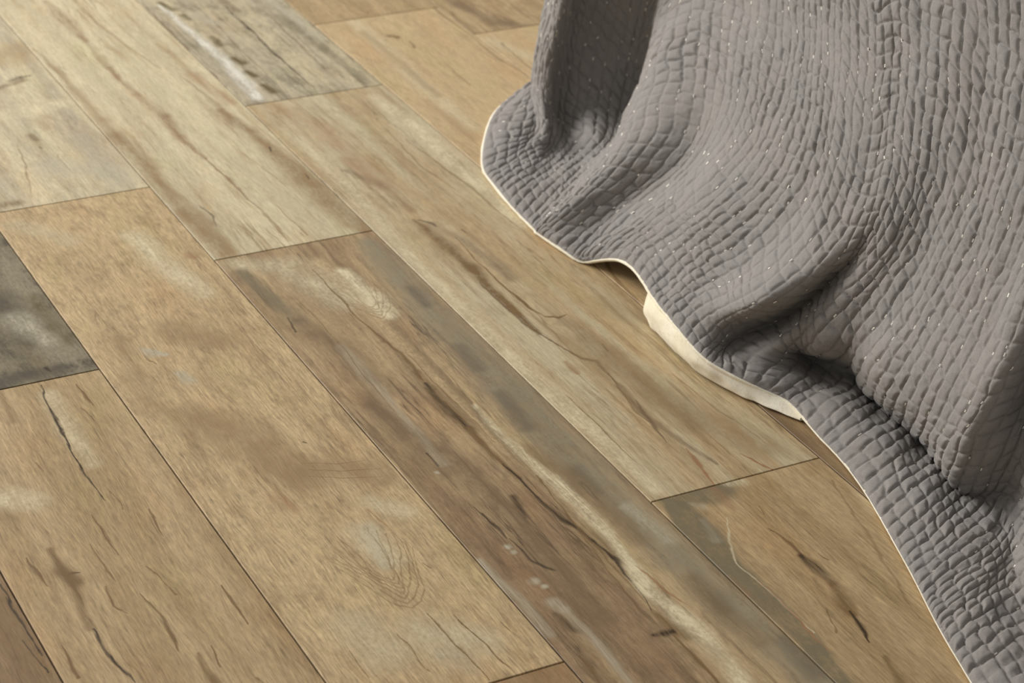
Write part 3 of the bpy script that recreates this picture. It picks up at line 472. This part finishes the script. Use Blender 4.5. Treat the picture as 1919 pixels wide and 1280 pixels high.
c = N.mix(N.math('MULTIPLY', N.math('MULTIPLY', vein, vmask), N.math('MULTIPLY', gi['Streak'], 1.1), clamp=True), c, N.vec('SCALE', gi['Dark'], scale=.72))
br = N.math('ADD', N.math('ADD', g1, g2), N.math('ADD', g3, 1.0))
c = N.vec('SCALE', c, scale=br)
N.link(N.math('ADD', N.math('MULTIPLY', mot, .6), N.math('MULTIPLY', speck, .4)), go['Mot'])
N.link(c, go['Colour']); N.link(N.math('ADD', N.math('MULTIPLY', fine, .55), N.math('MULTIPLY', med, .45)), go['Fine'])
N.link(N.math('ADD', fine, N.math('MULTIPLY', pore, .6)), go['Height'])

# one segment of a marking: soft capsule with a width at each end, joined to the mask so far
gc, gi, go, N = group('marking_segment', [('P', V, None), ('A', V, None), ('D', V, None), ('InvLen2', F, 1.), ('WA', F, .01), ('WB', F, .01), ('Soft', F, .5), ('Prev', F, 0.)], [('Mask', F), ('P', V)])
pa = N.vec('SUBTRACT', gi['P'], gi['A'])
t = N.math('MULTIPLY', N.vec('DOT_PRODUCT', pa, gi['D']), gi['InvLen2'], clamp=True)
d = N.vec('LENGTH', N.vec('SUBTRACT', pa, N.vec('SCALE', gi['D'], scale=t)))
w = N.math('ADD', gi['WA'], N.math('MULTIPLY', t, N.math('SUBTRACT', gi['WB'], gi['WA'])))
rel = N.math('DIVIDE', d, w)
m = N.ramp(rel, N.math('SUBTRACT', 1.0, gi['Soft']), N.math('ADD', 1.0, N.math('MULTIPLY', gi['Soft'], .45)), 1.0, 0.0)
mk = N.math('MAXIMUM', m, gi['Prev']); N.link(mk, go['Mask'])
N.link(N.vec('MULTIPLY_ADD', mk, (1e-9, 1e-9, 0), gi['P']), go['P'])   # keeps the shader evaluating one segment after another

ga, gi, go, N = group('marking_apply', [('Colour', K, None), ('Mask', F, 0.), ('Fine', F, .5), ('Tint', K, None), ('Amount', F, 1.), ('P', V, None), ('Break', F, 1.), ('Mot', F, .5), ('Patchy', F, 0.)], [('Colour', K), ('P', V)])
k = N.math('MULTIPLY', N.math('MULTIPLY', gi['Mask'], gi['Amount']), N.ramp(gi['Fine'], .40, .60, N.math('SUBTRACT', 1.0, N.math('MULTIPLY', gi['Break'], .6)), N.math('ADD', 1.0, N.math('MULTIPLY', gi['Break'], .3))), clamp=True)
mv = N.math('SUBTRACT', N.ramp(gi['Mot'], .38, .62), .5)
k = N.math('MULTIPLY', k, N.math('ADD', 1.0, N.math('MULTIPLY', mv, N.math('MULTIPLY', gi['Patchy'], .7))), clamp=True)
cc = N.mix(k, gi['Colour'], N.vec('SCALE', gi['Tint'], scale=N.math('ADD', N.ramp(gi['Fine'], .35, .65, .90, 1.08), N.math('MULTIPLY', mv, N.math('MULTIPLY', gi['Patchy'], .26))))); N.link(cc, go['Colour'])
N.link(N.vec('MULTIPLY_ADD', cc, (1e-9, 1e-9, 0), gi['P']), go['P'])

def wood(name, spec, marks, origin, seed):
    m = bpy.data.materials.new(name); m.use_nodes = True
    N = Nodes(m.node_tree); bsdf = m.node_tree.nodes['Principled BSDF']
    tc = N.add('ShaderNodeTexCoord')
    flat = N.vec('MULTIPLY', tc.outputs['Object'], (1, 1, 0))
    b = N.add('ShaderNodeGroup'); b.node_tree = gw
    N.link(flat, b.inputs['P']); b.inputs['Seed'].default_value = seed
    for k, s in zip(('Light', 'Mid', 'Dark'), spec[:3]): b.inputs[k].default_value = PALETTE[s]
    b.inputs['Streak'].default_value, b.inputs['Mottle'].default_value, b.inputs['Grain'].default_value = spec[3:]
    c = b.outputs['Colour']; pos = b.outputs['Warped']
    for tint, amount, soft, pts in marks:
        mask = None
        if len(pts) == 1: pts = [pts[0], (pts[0][0], pts[0][1] + .001, pts[0][2])]
        for p, q in zip(pts[:-1], pts[1:]):
            s = N.add('ShaderNodeGroup'); s.node_tree = gc
            N.link(pos, s.inputs['P']); pos = s.outputs['P']
            dx, dy = q[0] - p[0], q[1] - p[1]
            s.inputs['A'].default_value = (p[0] - origin[0], p[1] - origin[1], 0)
            s.inputs['D'].default_value = (dx, dy, 0)
            s.inputs['InvLen2'].default_value = 1 / max(dx * dx + dy * dy, 1e-9)
            s.inputs['WA'].default_value = p[2]; s.inputs['WB'].default_value = q[2]; s.inputs['Soft'].default_value = soft
            if mask is not None: N.link(mask, s.inputs['Prev'])
            mask = s.outputs['Mask']
        a = N.add('ShaderNodeGroup'); a.node_tree = ga
        N.link(c, a.inputs['Colour']); N.link(mask, a.inputs['Mask']); N.link(b.outputs['Fine'], a.inputs['Fine'])
        a.inputs['Tint'].default_value = PALETTE[tint]; a.inputs['Amount'].default_value = amount
        wide = max(p[2] for p in pts); N.link(b.outputs['Mot'], a.inputs['Mot']); a.inputs['Patchy'].default_value = 0 if wide < .008 else 1; a.inputs['Break'].default_value = .35 if wide < .004 else .8 if wide < .012 else .22
        N.link(pos, a.inputs['P']); pos = a.outputs['P']
        c = a.outputs['Colour']
    N.link(c, bsdf.inputs['Base Color'])
    bsdf.inputs['Roughness'].default_value = .46
    bsdf.inputs['Specular IOR Level'].default_value = .35
    bp = N.add('ShaderNodeBump'); bp.inputs['Strength'].default_value = .16; bp.inputs['Distance'].default_value = .0006
    N.link(b.outputs['Height'], bp.inputs['Height']); N.link(bp.outputs[0], bsdf.inputs['Normal'])
    return m

def plain(name, colour, rough=.8):
    m = bpy.data.materials.new(name); m.use_nodes = True
    b = m.node_tree.nodes['Principled BSDF']
    N = Nodes(m.node_tree); tc = N.add('ShaderNodeTexCoord')
    f = N.noise(tc.outputs['Object'], 120, 4, .6)
    N.link(N.mix(f, tuple(x * .8 for x in colour[:3]) + (1,), tuple(min(1, x * 1.15) for x in colour[:3]) + (1,)), b.inputs['Base Color'])
    b.inputs['Roughness'].default_value = rough
    return m

# ---------------------------------------------------------------- floor and its planks
XJ, PW, PLEN = 0.2346, 0.2, 1.018
GAP, THICK = .0018, .008
X_LO, X_HI, Y_LO, Y_HI = XJ - 5 * PW, XJ + 11 * PW, -0.1, 4.4
grout = plain('joint_filler', lin('#3f3222'), .9)
bm = bmesh.new()
bmesh.ops.create_cube(bm, size=1)
for v in bm.verts:
    v.co = ((X_LO + X_HI) / 2 + v.co.x * (X_HI - X_LO), (Y_LO + Y_HI) / 2 + v.co.y * (Y_HI - Y_LO), -.0275 + v.co.z * .05)
me = bpy.data.meshes.new('floor'); bm.to_mesh(me); bm.free(); me.materials.append(grout)
floor = bpy.data.objects.new('floor', me); col.objects.link(floor)
floor['kind'] = 'structure'
floor['label'] = 'wood plank floor of mixed tan, cream and grey boards'

def plank_mesh(L):
    bm = bmesh.new(); bmesh.ops.create_cube(bm, size=1)
    for v in bm.verts:
        v.co = (v.co.x * (PW - GAP), v.co.y * (L - GAP), (v.co.z - .5) * THICK)
    top = [e for e in bm.edges if all(v.co.z > -.001 for v in e.verts)]
    bmesh.ops.bevel(bm, geom=top, offset=.00035, segments=1, affect='EDGES')
    me = bpy.data.meshes.new('plank'); bm.to_mesh(me); bm.free()
    return me

JOINT = {-1: 1.50, 0: 1.12, 1: 1.936, 2: 2.325, 3: 2.118, 4: 2.508, 5: 1.72, 6: 2.626}   # a butt joint of each row
VIS = {(1, 1.936): 'p1a', (1, .918): 'p1b', (2, 2.325): 'p2a', (2, 1.307): 'p2b', (2, .289): 'p2c', (3, 2.118): 'p3a', (3, 1.1): 'p3b',
       (4, 2.508): 'p4a', (4, 1.49): 'p4b', (4, .472): 'p4c', (0, 1.12): 'p0', (5, 1.72): 'p5a', (5, .702): 'p5b', (6, 2.626): 'p6a', (6, 1.608): 'p6b'}
PLANK_LABEL = {'p1a': 'dark grey mottled plank', 'p1b': 'pale tan plank with short dark grain flecks and a knot', 'p2a': 'pale greyish cream plank', 'p2b': 'tan plank with pale worn patches',
               'p3a': 'cream plank with brown streaks', 'p3b': 'brown and grey plank with a cream sapwood stripe', 'p4a': 'grey weathered plank with whitish chipped band', 'p4b': 'beige plank with a dark forked streak',
               'p4c': 'tan plank with a rounded grey-brown edge', 'p5a': 'honey coloured plank with a small knot'}
GENERIC = [('tanLt', 'tan', 'tanDk', .4, .4, 1.), ('tan', 'brownM', 'umber', .5, .4, .9), ('cream', 'pale', 'tan', .4, .3, .8),
           ('pale', 'greyLt', 'greyDk', .4, .6, .8), ('honey', 'tanLt', 'tan', .4, .3, .9)]
rnd = random.Random(4)
gen_mats = [wood('wood_plain_%d' % i, g, [], (0, 0), (i * 3.7 + 20, i * 1.9, 0)) for i, g in enumerate(GENERIC)]
used = set()
for row in range(-5, 11):
    j = JOINT.get(row, 1.0 + rnd.random())
    y0 = j - PLEN * math.ceil((j - Y_LO) / PLEN)
    while y0 < Y_HI - .02:
        a, b = max(y0, Y_LO), min(y0 + PLEN, Y_HI)
        if b - a > .03:
            key = next((k for (r, y), k in VIS.items() if r == row and abs(y - y0) < .01), None)
            o = bpy.data.objects.new('plank', plank_mesh(b - a)); col.objects.link(o)
            c = (XJ + (row + .5) * PW, (a + b) / 2)
            o.location = (c[0], c[1], rnd.uniform(-.00015, .00015))
            if key:
                used.add(key)
                if key in PLANK_LABEL: o['label'] = PLANK_LABEL[key]
                mat = wood('wood_' + key, WOOD[key], MARKINGS[key], c, (rnd.uniform(0, 60), rnd.uniform(0, 60), 0))
            else: mat = rnd.choice(gen_mats)
            o.data.materials.append(mat); o.parent = floor
        y0 += PLEN

# ---------------------------------------------------------------- quilt: one cloth, hem on the floor, hanging to the bed top
def cubic(x, Y, xq):
    """natural cubic spline through rows of Y at x"""
    n = len(x); h = np.diff(x); Y = np.asarray(Y, float).reshape(n, -1)
    A = np.zeros((n, n)); B = np.zeros_like(Y); A[0, 0] = A[-1, -1] = 1
    for i in range(1, n - 1):
        A[i, i-1], A[i, i], A[i, i+1] = h[i-1], 2 * (h[i-1] + h[i]), h[i]
        B[i] = 6 * ((Y[i+1] - Y[i]) / h[i] - (Y[i] - Y[i-1]) / h[i-1])
    M = np.linalg.solve(A, B)
    k = np.clip(np.searchsorted(x, xq) - 1, 0, n - 2); t = xq - x[k]; H = h[k]
    t, H = t[:, None], H[:, None]
    return ((M[k+1] - M[k]) / (6 * H) * t**3 + M[k] / 2 * t**2 + ((Y[k+1] - Y[k]) / H - H * (2 * M[k] + M[k+1]) / 6) * t + Y[k])

STEP = .0013
vs = np.concatenate([np.arange(0, .70, STEP), np.arange(.70, 1.05, .006)])
lines = []
for c in QUILT_COLUMNS:
    p = [np.array(q) for q in c]
    e = p[-1]
    x_in = .03
    if e[2] < .50: p.append(np.array([e[0] + .012, e[1] - .002, .535]))
    e = p[-1]
    p += [np.array([e[0] + .05, e[1], .587]), np.array([e[0] + .25, e[1], .60]), np.array([e[0] + .8, e[1], .60])]
    p = np.array(p)
    t = np.concatenate([[0], np.cumsum(np.linalg.norm(np.diff(p, axis=0), axis=1) ** .75)])
    d = cubic(t, p, np.linspace(0, t[-1], 3000))
    s = np.concatenate([[0], np.cumsum(np.linalg.norm(np.diff(d, axis=0), axis=1))])
    lines.append((s, d))
# keep the rows of cells level from column to column: tucked columns are longer below, so their rows lie wider there
at = lambda k, v: np.stack([np.interp(v, lines[k][0], lines[k][1][:, i]) for i in range(3)], 1)
level = np.array([s[np.argmax(d[:, 2] > .10)] for s, d in lines])
first = 9
part = level[first:]
g = np.exp(-.5 * (np.arange(-10, 11) / 3.2) ** 2); g /= g.sum()
goal = level.copy(); goal[first:] = np.convolve(np.pad(part, 10, mode='edge'), g, 'valid')
params = [np.where(vs < goal[k], vs * level[k] / goal[k], vs + level[k] - goal[k]) for k in range(len(lines))]
for k in range(len(lines)):
    p = params[k]; ker = np.hanning(25); ker /= ker.sum()
    params[k] = vs + np.convolve(np.pad(p - vs, 12, mode='edge'), ker, 'valid') * np.clip(vs / .02, 0, 1)
lines = np.array([at(k, params[k]) for k in range(len(lines))])                                    # columns x rows x 3
gap = np.linalg.norm(np.diff(lines[:, (vs > .02) & (vs < .30)], axis=0), axis=2).mean(1)
uc = np.concatenate([[0], np.cumsum(gap)])
us = np.concatenate([np.arange(0, uc[2], .004), np.arange(uc[2], uc[-2], STEP), np.arange(uc[-2], uc[-1], .004)])
nu, nv = len(us), len(vs)
base = cubic(uc, lines.reshape(len(lines), -1), us).reshape(nu, nv, 3)
UU, VV = np.meshgrid(us, vs, indexing='ij')

def normals(S):
    du = np.gradient(S, us, axis=0); dv = np.gradient(S, vs, axis=1)
    n = np.cross(dv, du); n /= np.linalg.norm(n, axis=2, keepdims=True) + 1e-12
    return n

def vnoise(x, y, seed):
    """smooth lattice noise, -1..1"""
    r = np.random.RandomState(seed).uniform(-1, 1, (256, 256))
    xi, yi = np.floor(x).astype(int), np.floor(y).astype(int)
    fx, fy = x - xi, y - yi
    fx = fx * fx * (3 - 2 * fx); fy = fy * fy * (3 - 2 * fy)
    g = lambda a, b: r[a & 255, b & 255]
    return (g(xi, yi) * (1-fx) + g(xi+1, yi) * fx) * (1-fy) + (g(xi, yi+1) * (1-fx) + g(xi+1, yi+1) * fx) * fy

nb = normals(base)
if nb[nu // 2, nv // 3, 0] > 0: nb = -nb                    # outside of the cloth faces the room
# drape: soft wrinkles between the folds
wr = .0030 * vnoise(UU / .045, VV / .09, 1) + .0016 * vnoise(UU / .022, VV / .030, 2)
fade = np.clip(VV / .03, 0, 1)
base = base + nb * (wr * fade)[..., None]
nb = normals(base)
if nb[nu // 2, nv // 3, 0] > 0: nb = -nb

# hand-stitched cells
CW = .0168
scol = UU / CW + .20 * vnoise(UU / .03, VV / .035, 5) + .09 * vnoise(UU / .008, VV / .010, 6)
ci = np.floor(scol).astype(int); fc = scol - ci
rr = np.random.RandomState(9)
joff = rr.uniform(-.5, .5, 4096)[ci & 4095]
trow = VV / .0172 + .30 * joff + .16 * vnoise(UU / .012, VV / .02, 7) + .35 * vnoise(UU / .05, VV / .05, 8)
ri = np.floor(trow).astype(int); fr = trow - ri
hash2 = rr.uniform(0, 1, (512, 512))
def edge(f, w):                                            # 0 at a seam, 1 inside
    d = np.minimum(f, 1 - f); return 1 - np.exp(-(d / w) ** 1.1)
gcol = np.where(fc < .5, hash2[ci & 511, ri & 511], hash2[(ci + 1) & 511, ri & 511]) * .45 + .55
near = np.where(fr < .5, ri, ri + 1)
grow = hash2[(ci + 77) & 511, (near + 33) & 511] ** .6 * .85 + .15
dome = (1 - (2 * fc - 1) ** 2) * .5 + (1 - (2 * fr - 1) ** 2) * .5
puff = 1 - gcol * (1 - edge(fc, .075)) ; puff = np.minimum(puff, 1 - grow * (1 - edge(fr, .075)))
cellh = hash2[(ci + 200) & 511, (ri + 150) & 511]
amp = .0052 * (.75 + .35 * vnoise(UU / .12, VV / .10, 12)) * (.75 + .5 * cellh)
disp = amp * (.70 * puff + .30 * puff * dome) + .00035 * vnoise(UU / .0045, VV / .0045, 13) * puff
rim = np.clip(VV / .006, 0, 1) ** .6
top = base + nb * (disp * rim - .0006 * (1 - rim))[..., None]
top[..., 2] = np.maximum(top[..., 2], .0045)

def grid_faces(a, b):
    i = np.arange(a * b).reshape(a, b)
    return np.stack([i[:-1, :-1], i[1:, :-1], i[1:, 1:], i[:-1, 1:]], -1).reshape(-1, 4)

quilt = empty('quilt', (1.35, 1.75, 0))
quilt['label'] = 'grey hand-stitched cotton quilt with cream lining draped down onto the plank floor'
quilt['category'] = 'quilt'
O = np.array(quilt.location)

# cloth material: linen-like grey with fine weave
def cloth(name, c1, c2, c3, weave=True):
    m = bpy.data.materials.new(name); m.use_nodes = True
    N = Nodes(m.node_tree); b = m.node_tree.nodes['Principled BSDF']
    tc = N.add('ShaderNodeTexCoord'); p = tc.outputs['Object']
    f1 = N.noise(p, 14, 3, .6); f2 = N.noise(p, 900, 2, .6); f3 = N.noise(p, 160, 4, .65)
    c = N.mix(N.ramp(f1, .35, .65), c1, c2)
    c = N.mix(N.math('MULTIPLY', N.ramp(f3, .52, .75), .5), c, c3)
    c = N.vec('SCALE', c, scale=N.ramp(f2, .2, .8, .88, 1.12))
    N.link(c, b.inputs['Base Color'])
    b.inputs['Roughness'].default_value = .85
    b.inputs['Specular IOR Level'].default_value = .2
    b.inputs['Sheen Weight'].default_value = .15
    b.inputs['Sheen Roughness'].default_value = .5
    bp = N.add('ShaderNodeBump'); bp.inputs['Strength'].default_value = .5; bp.inputs['Distance'].default_value = .0005
    N.link(N.math('ADD', f3, N.math('MULTIPLY', f2, .5)), bp.inputs['Height']); N.link(bp.outputs[0], b.inputs['Normal'])
    return m
grey = cloth('grey_linen', lin('#8d8782'), lin('#898581'), lin('#7c7772'))
cream = cloth('cream_lining', lin('#f0e8d4'), lin('#e9dfc4'), lin('#cdbf98'))
thread = plain('pale_thread', lin('#f0e9dc'), .7)

mesh_ob('quilted_top', (top - O).reshape(-1, 3), grid_faces(nu, nv), grey, quilt, True, (0, 0, 0))

# lining below, rolled a little past the hem
st = 2
bi, ni = base[::st], nb[::st]
ui = us[::st]
k = [0, 2, 4] + list(range(7, nv - 1, 4)) + [nv - 1]
hem_dir = bi[:, 0] - bi[:, 3]; hem_dir /= np.linalg.norm(hem_dir, axis=1, keepdims=True)
prot = np.interp(bi[:, 0, 1], [1.0, 1.5, 1.62, 2.3], [.0004, .0006, .0018, .0026])[:, None] * (1 + .35 * vnoise(ui / .012, ui * 0 + .5, 31))[:, None]
rows = [bi[:, 2] - ni[:, 2] * .0004, bi[:, 0] + hem_dir * prot * .7 + ni[:, 0] * .0006, bi[:, 0] + hem_dir * prot - ni[:, 0] * .0012, bi[:, 0] + hem_dir * prot * .6 - ni[:, 0] * .0034]
rows += [bi[:, x] - ni[:, x] * (.0055 if vs[x] < .05 else .0026) for x in k[1:]]
lin_ = np.stack(rows, 1); lin_[..., 2] = np.maximum(lin_[..., 2], .0012)
mesh_ob('lining', (lin_ - O).reshape(-1, 3), grid_faces(lin_.shape[0], lin_.shape[1]), cream, quilt)['label'] = 'cream lining showing along the hem'

# the turned-up stretch of hem where the lining shows
def poly(pts, n):
    p = np.array(pts); t = np.concatenate([[0], np.cumsum(np.linalg.norm(np.diff(p, axis=0), axis=1))])
    return cubic(t, p, np.linspace(0, t[-1], n))
n = 160
a, b = poly(LIP_TOP, n), poly(LIP_FLOOR, n)
out = np.cross(np.gradient(a, axis=0), [0, 0, 1]); out /= np.linalg.norm(out, axis=1, keepdims=True)
if out[:, 0].mean() > 0: out = -out
rows = []
for q in np.linspace(0, 1, 14):
    bulge = math.sin(math.pi * q) * .30 * np.linalg.norm(a - b, axis=1)[:, None]
    rows.append(a * (1 - q) + b * q + out * bulge * .5 + out * (.0014 * vnoise(np.linspace(0, 18, n), np.full(n, q * 3), 41))[:, None])
front = np.stack(rows, 1)
rows = [front[:, j] - out * .0035 for j in range(13, -1, -1)]
lip = np.concatenate([front, np.stack(rows, 1)], 1); lip[..., 2] = np.maximum(lip[..., 2], .0015)
mesh_ob('turned_hem', (lip - O).reshape(-1, 3), grid_faces(lip.shape[0], lip.shape[1]), cream, quilt)['label'] = 'cream lining showing where the hem turns up'

# unseen bed, added to carry the quilt and block light from behind it
bed = empty('bed', (2.4, 1.2, 0))
bed['label'] = 'unseen low bed added under the grey quilt as support and light block'
bed['category'] = 'bed'
def rounded(name, x0, x1, y0, y1, z0, z1, r, mat):
    bm = bmesh.new(); bmesh.ops.create_cube(bm, size=1)
    for v in bm.verts:
        v.co = ((x0 + x1) / 2 + v.co.x * (x1 - x0) - 2.4, (y0 + y1) / 2 + v.co.y * (y1 - y0) - 1.2, (z0 + z1) / 2 + v.co.z * (z1 - z0))
    bmesh.ops.bevel(bm, geom=bm.edges[:], offset=r, segments=3, affect='EDGES')
    me = bpy.data.meshes.new(name); bm.to_mesh(me); bm.free(); me.materials.append(mat)
    o = bpy.data.objects.new(name, me); col.objects.link(o); o.parent = bed
rounded('mattress', 1.56, 3.0, .35, 2.26, .30, .575, .05, cream)
rounded('bed_frame', 1.58, 2.98, .37, 2.24, .14, .30, .01, grout)
for x in (1.66, 2.9):
    for y in (.45, 2.16): rounded('leg', x - .03, x + .03, y - .03, y + .03, 0, .145, .006, grout)

# pale running stitches lying along the seams
vv, ff = [], []
rs = np.random.RandomState(21)
nt = normals(top)
if nt[nu // 2, nv // 3, 0] > 0: nt = -nt
for c in range(1, int(us[-1] / CW) - 1):
    v = rs.uniform(.01, .03)
    while v < .48:
        v += .0095 * rs.uniform(.8, 1.3)
        if rs.rand() > .12: continue
        j0 = int(v / STEP); L = int(rs.choice([2, 3, 3]))
        seg = []
        for jj in range(j0, min(j0 + L + 1, nv - 1)):
            i = int(np.argmin(np.abs(scol[:, jj] - c))) if not seg else min(max(seg[-1][0] + int(np.argmin(np.abs(scol[max(seg[-1][0]-2, 0):seg[-1][0]+3, jj] - c))) - 2, 1), nu - 2)
            seg.append((i, jj))
        if len(seg) < 3: continue
        o = len(vv)
        for i, jj in seg:
            p, m_ = base[i, jj] + nb[i, jj] * .0024, nb[i, jj]
            du = base[min(i + 1, nu - 1), jj] - base[i, jj]; du /= np.linalg.norm(du) + 1e-9
            vv += [p - du * .0008, p + m_ * .0009, p + du * .0008]
        for q in range(len(seg) - 1):
            k0 = o + q * 3
            ff += [[k0, k0 + 3, k0 + 4, k0 + 1], [k0 + 1, k0 + 4, k0 + 5, k0 + 2]]
s = mesh_ob('stitching', np.array(vv) - O, ff, thread, quilt)
s['kind'] = 'stuff'
s['label'] = 'small pale running stitches'
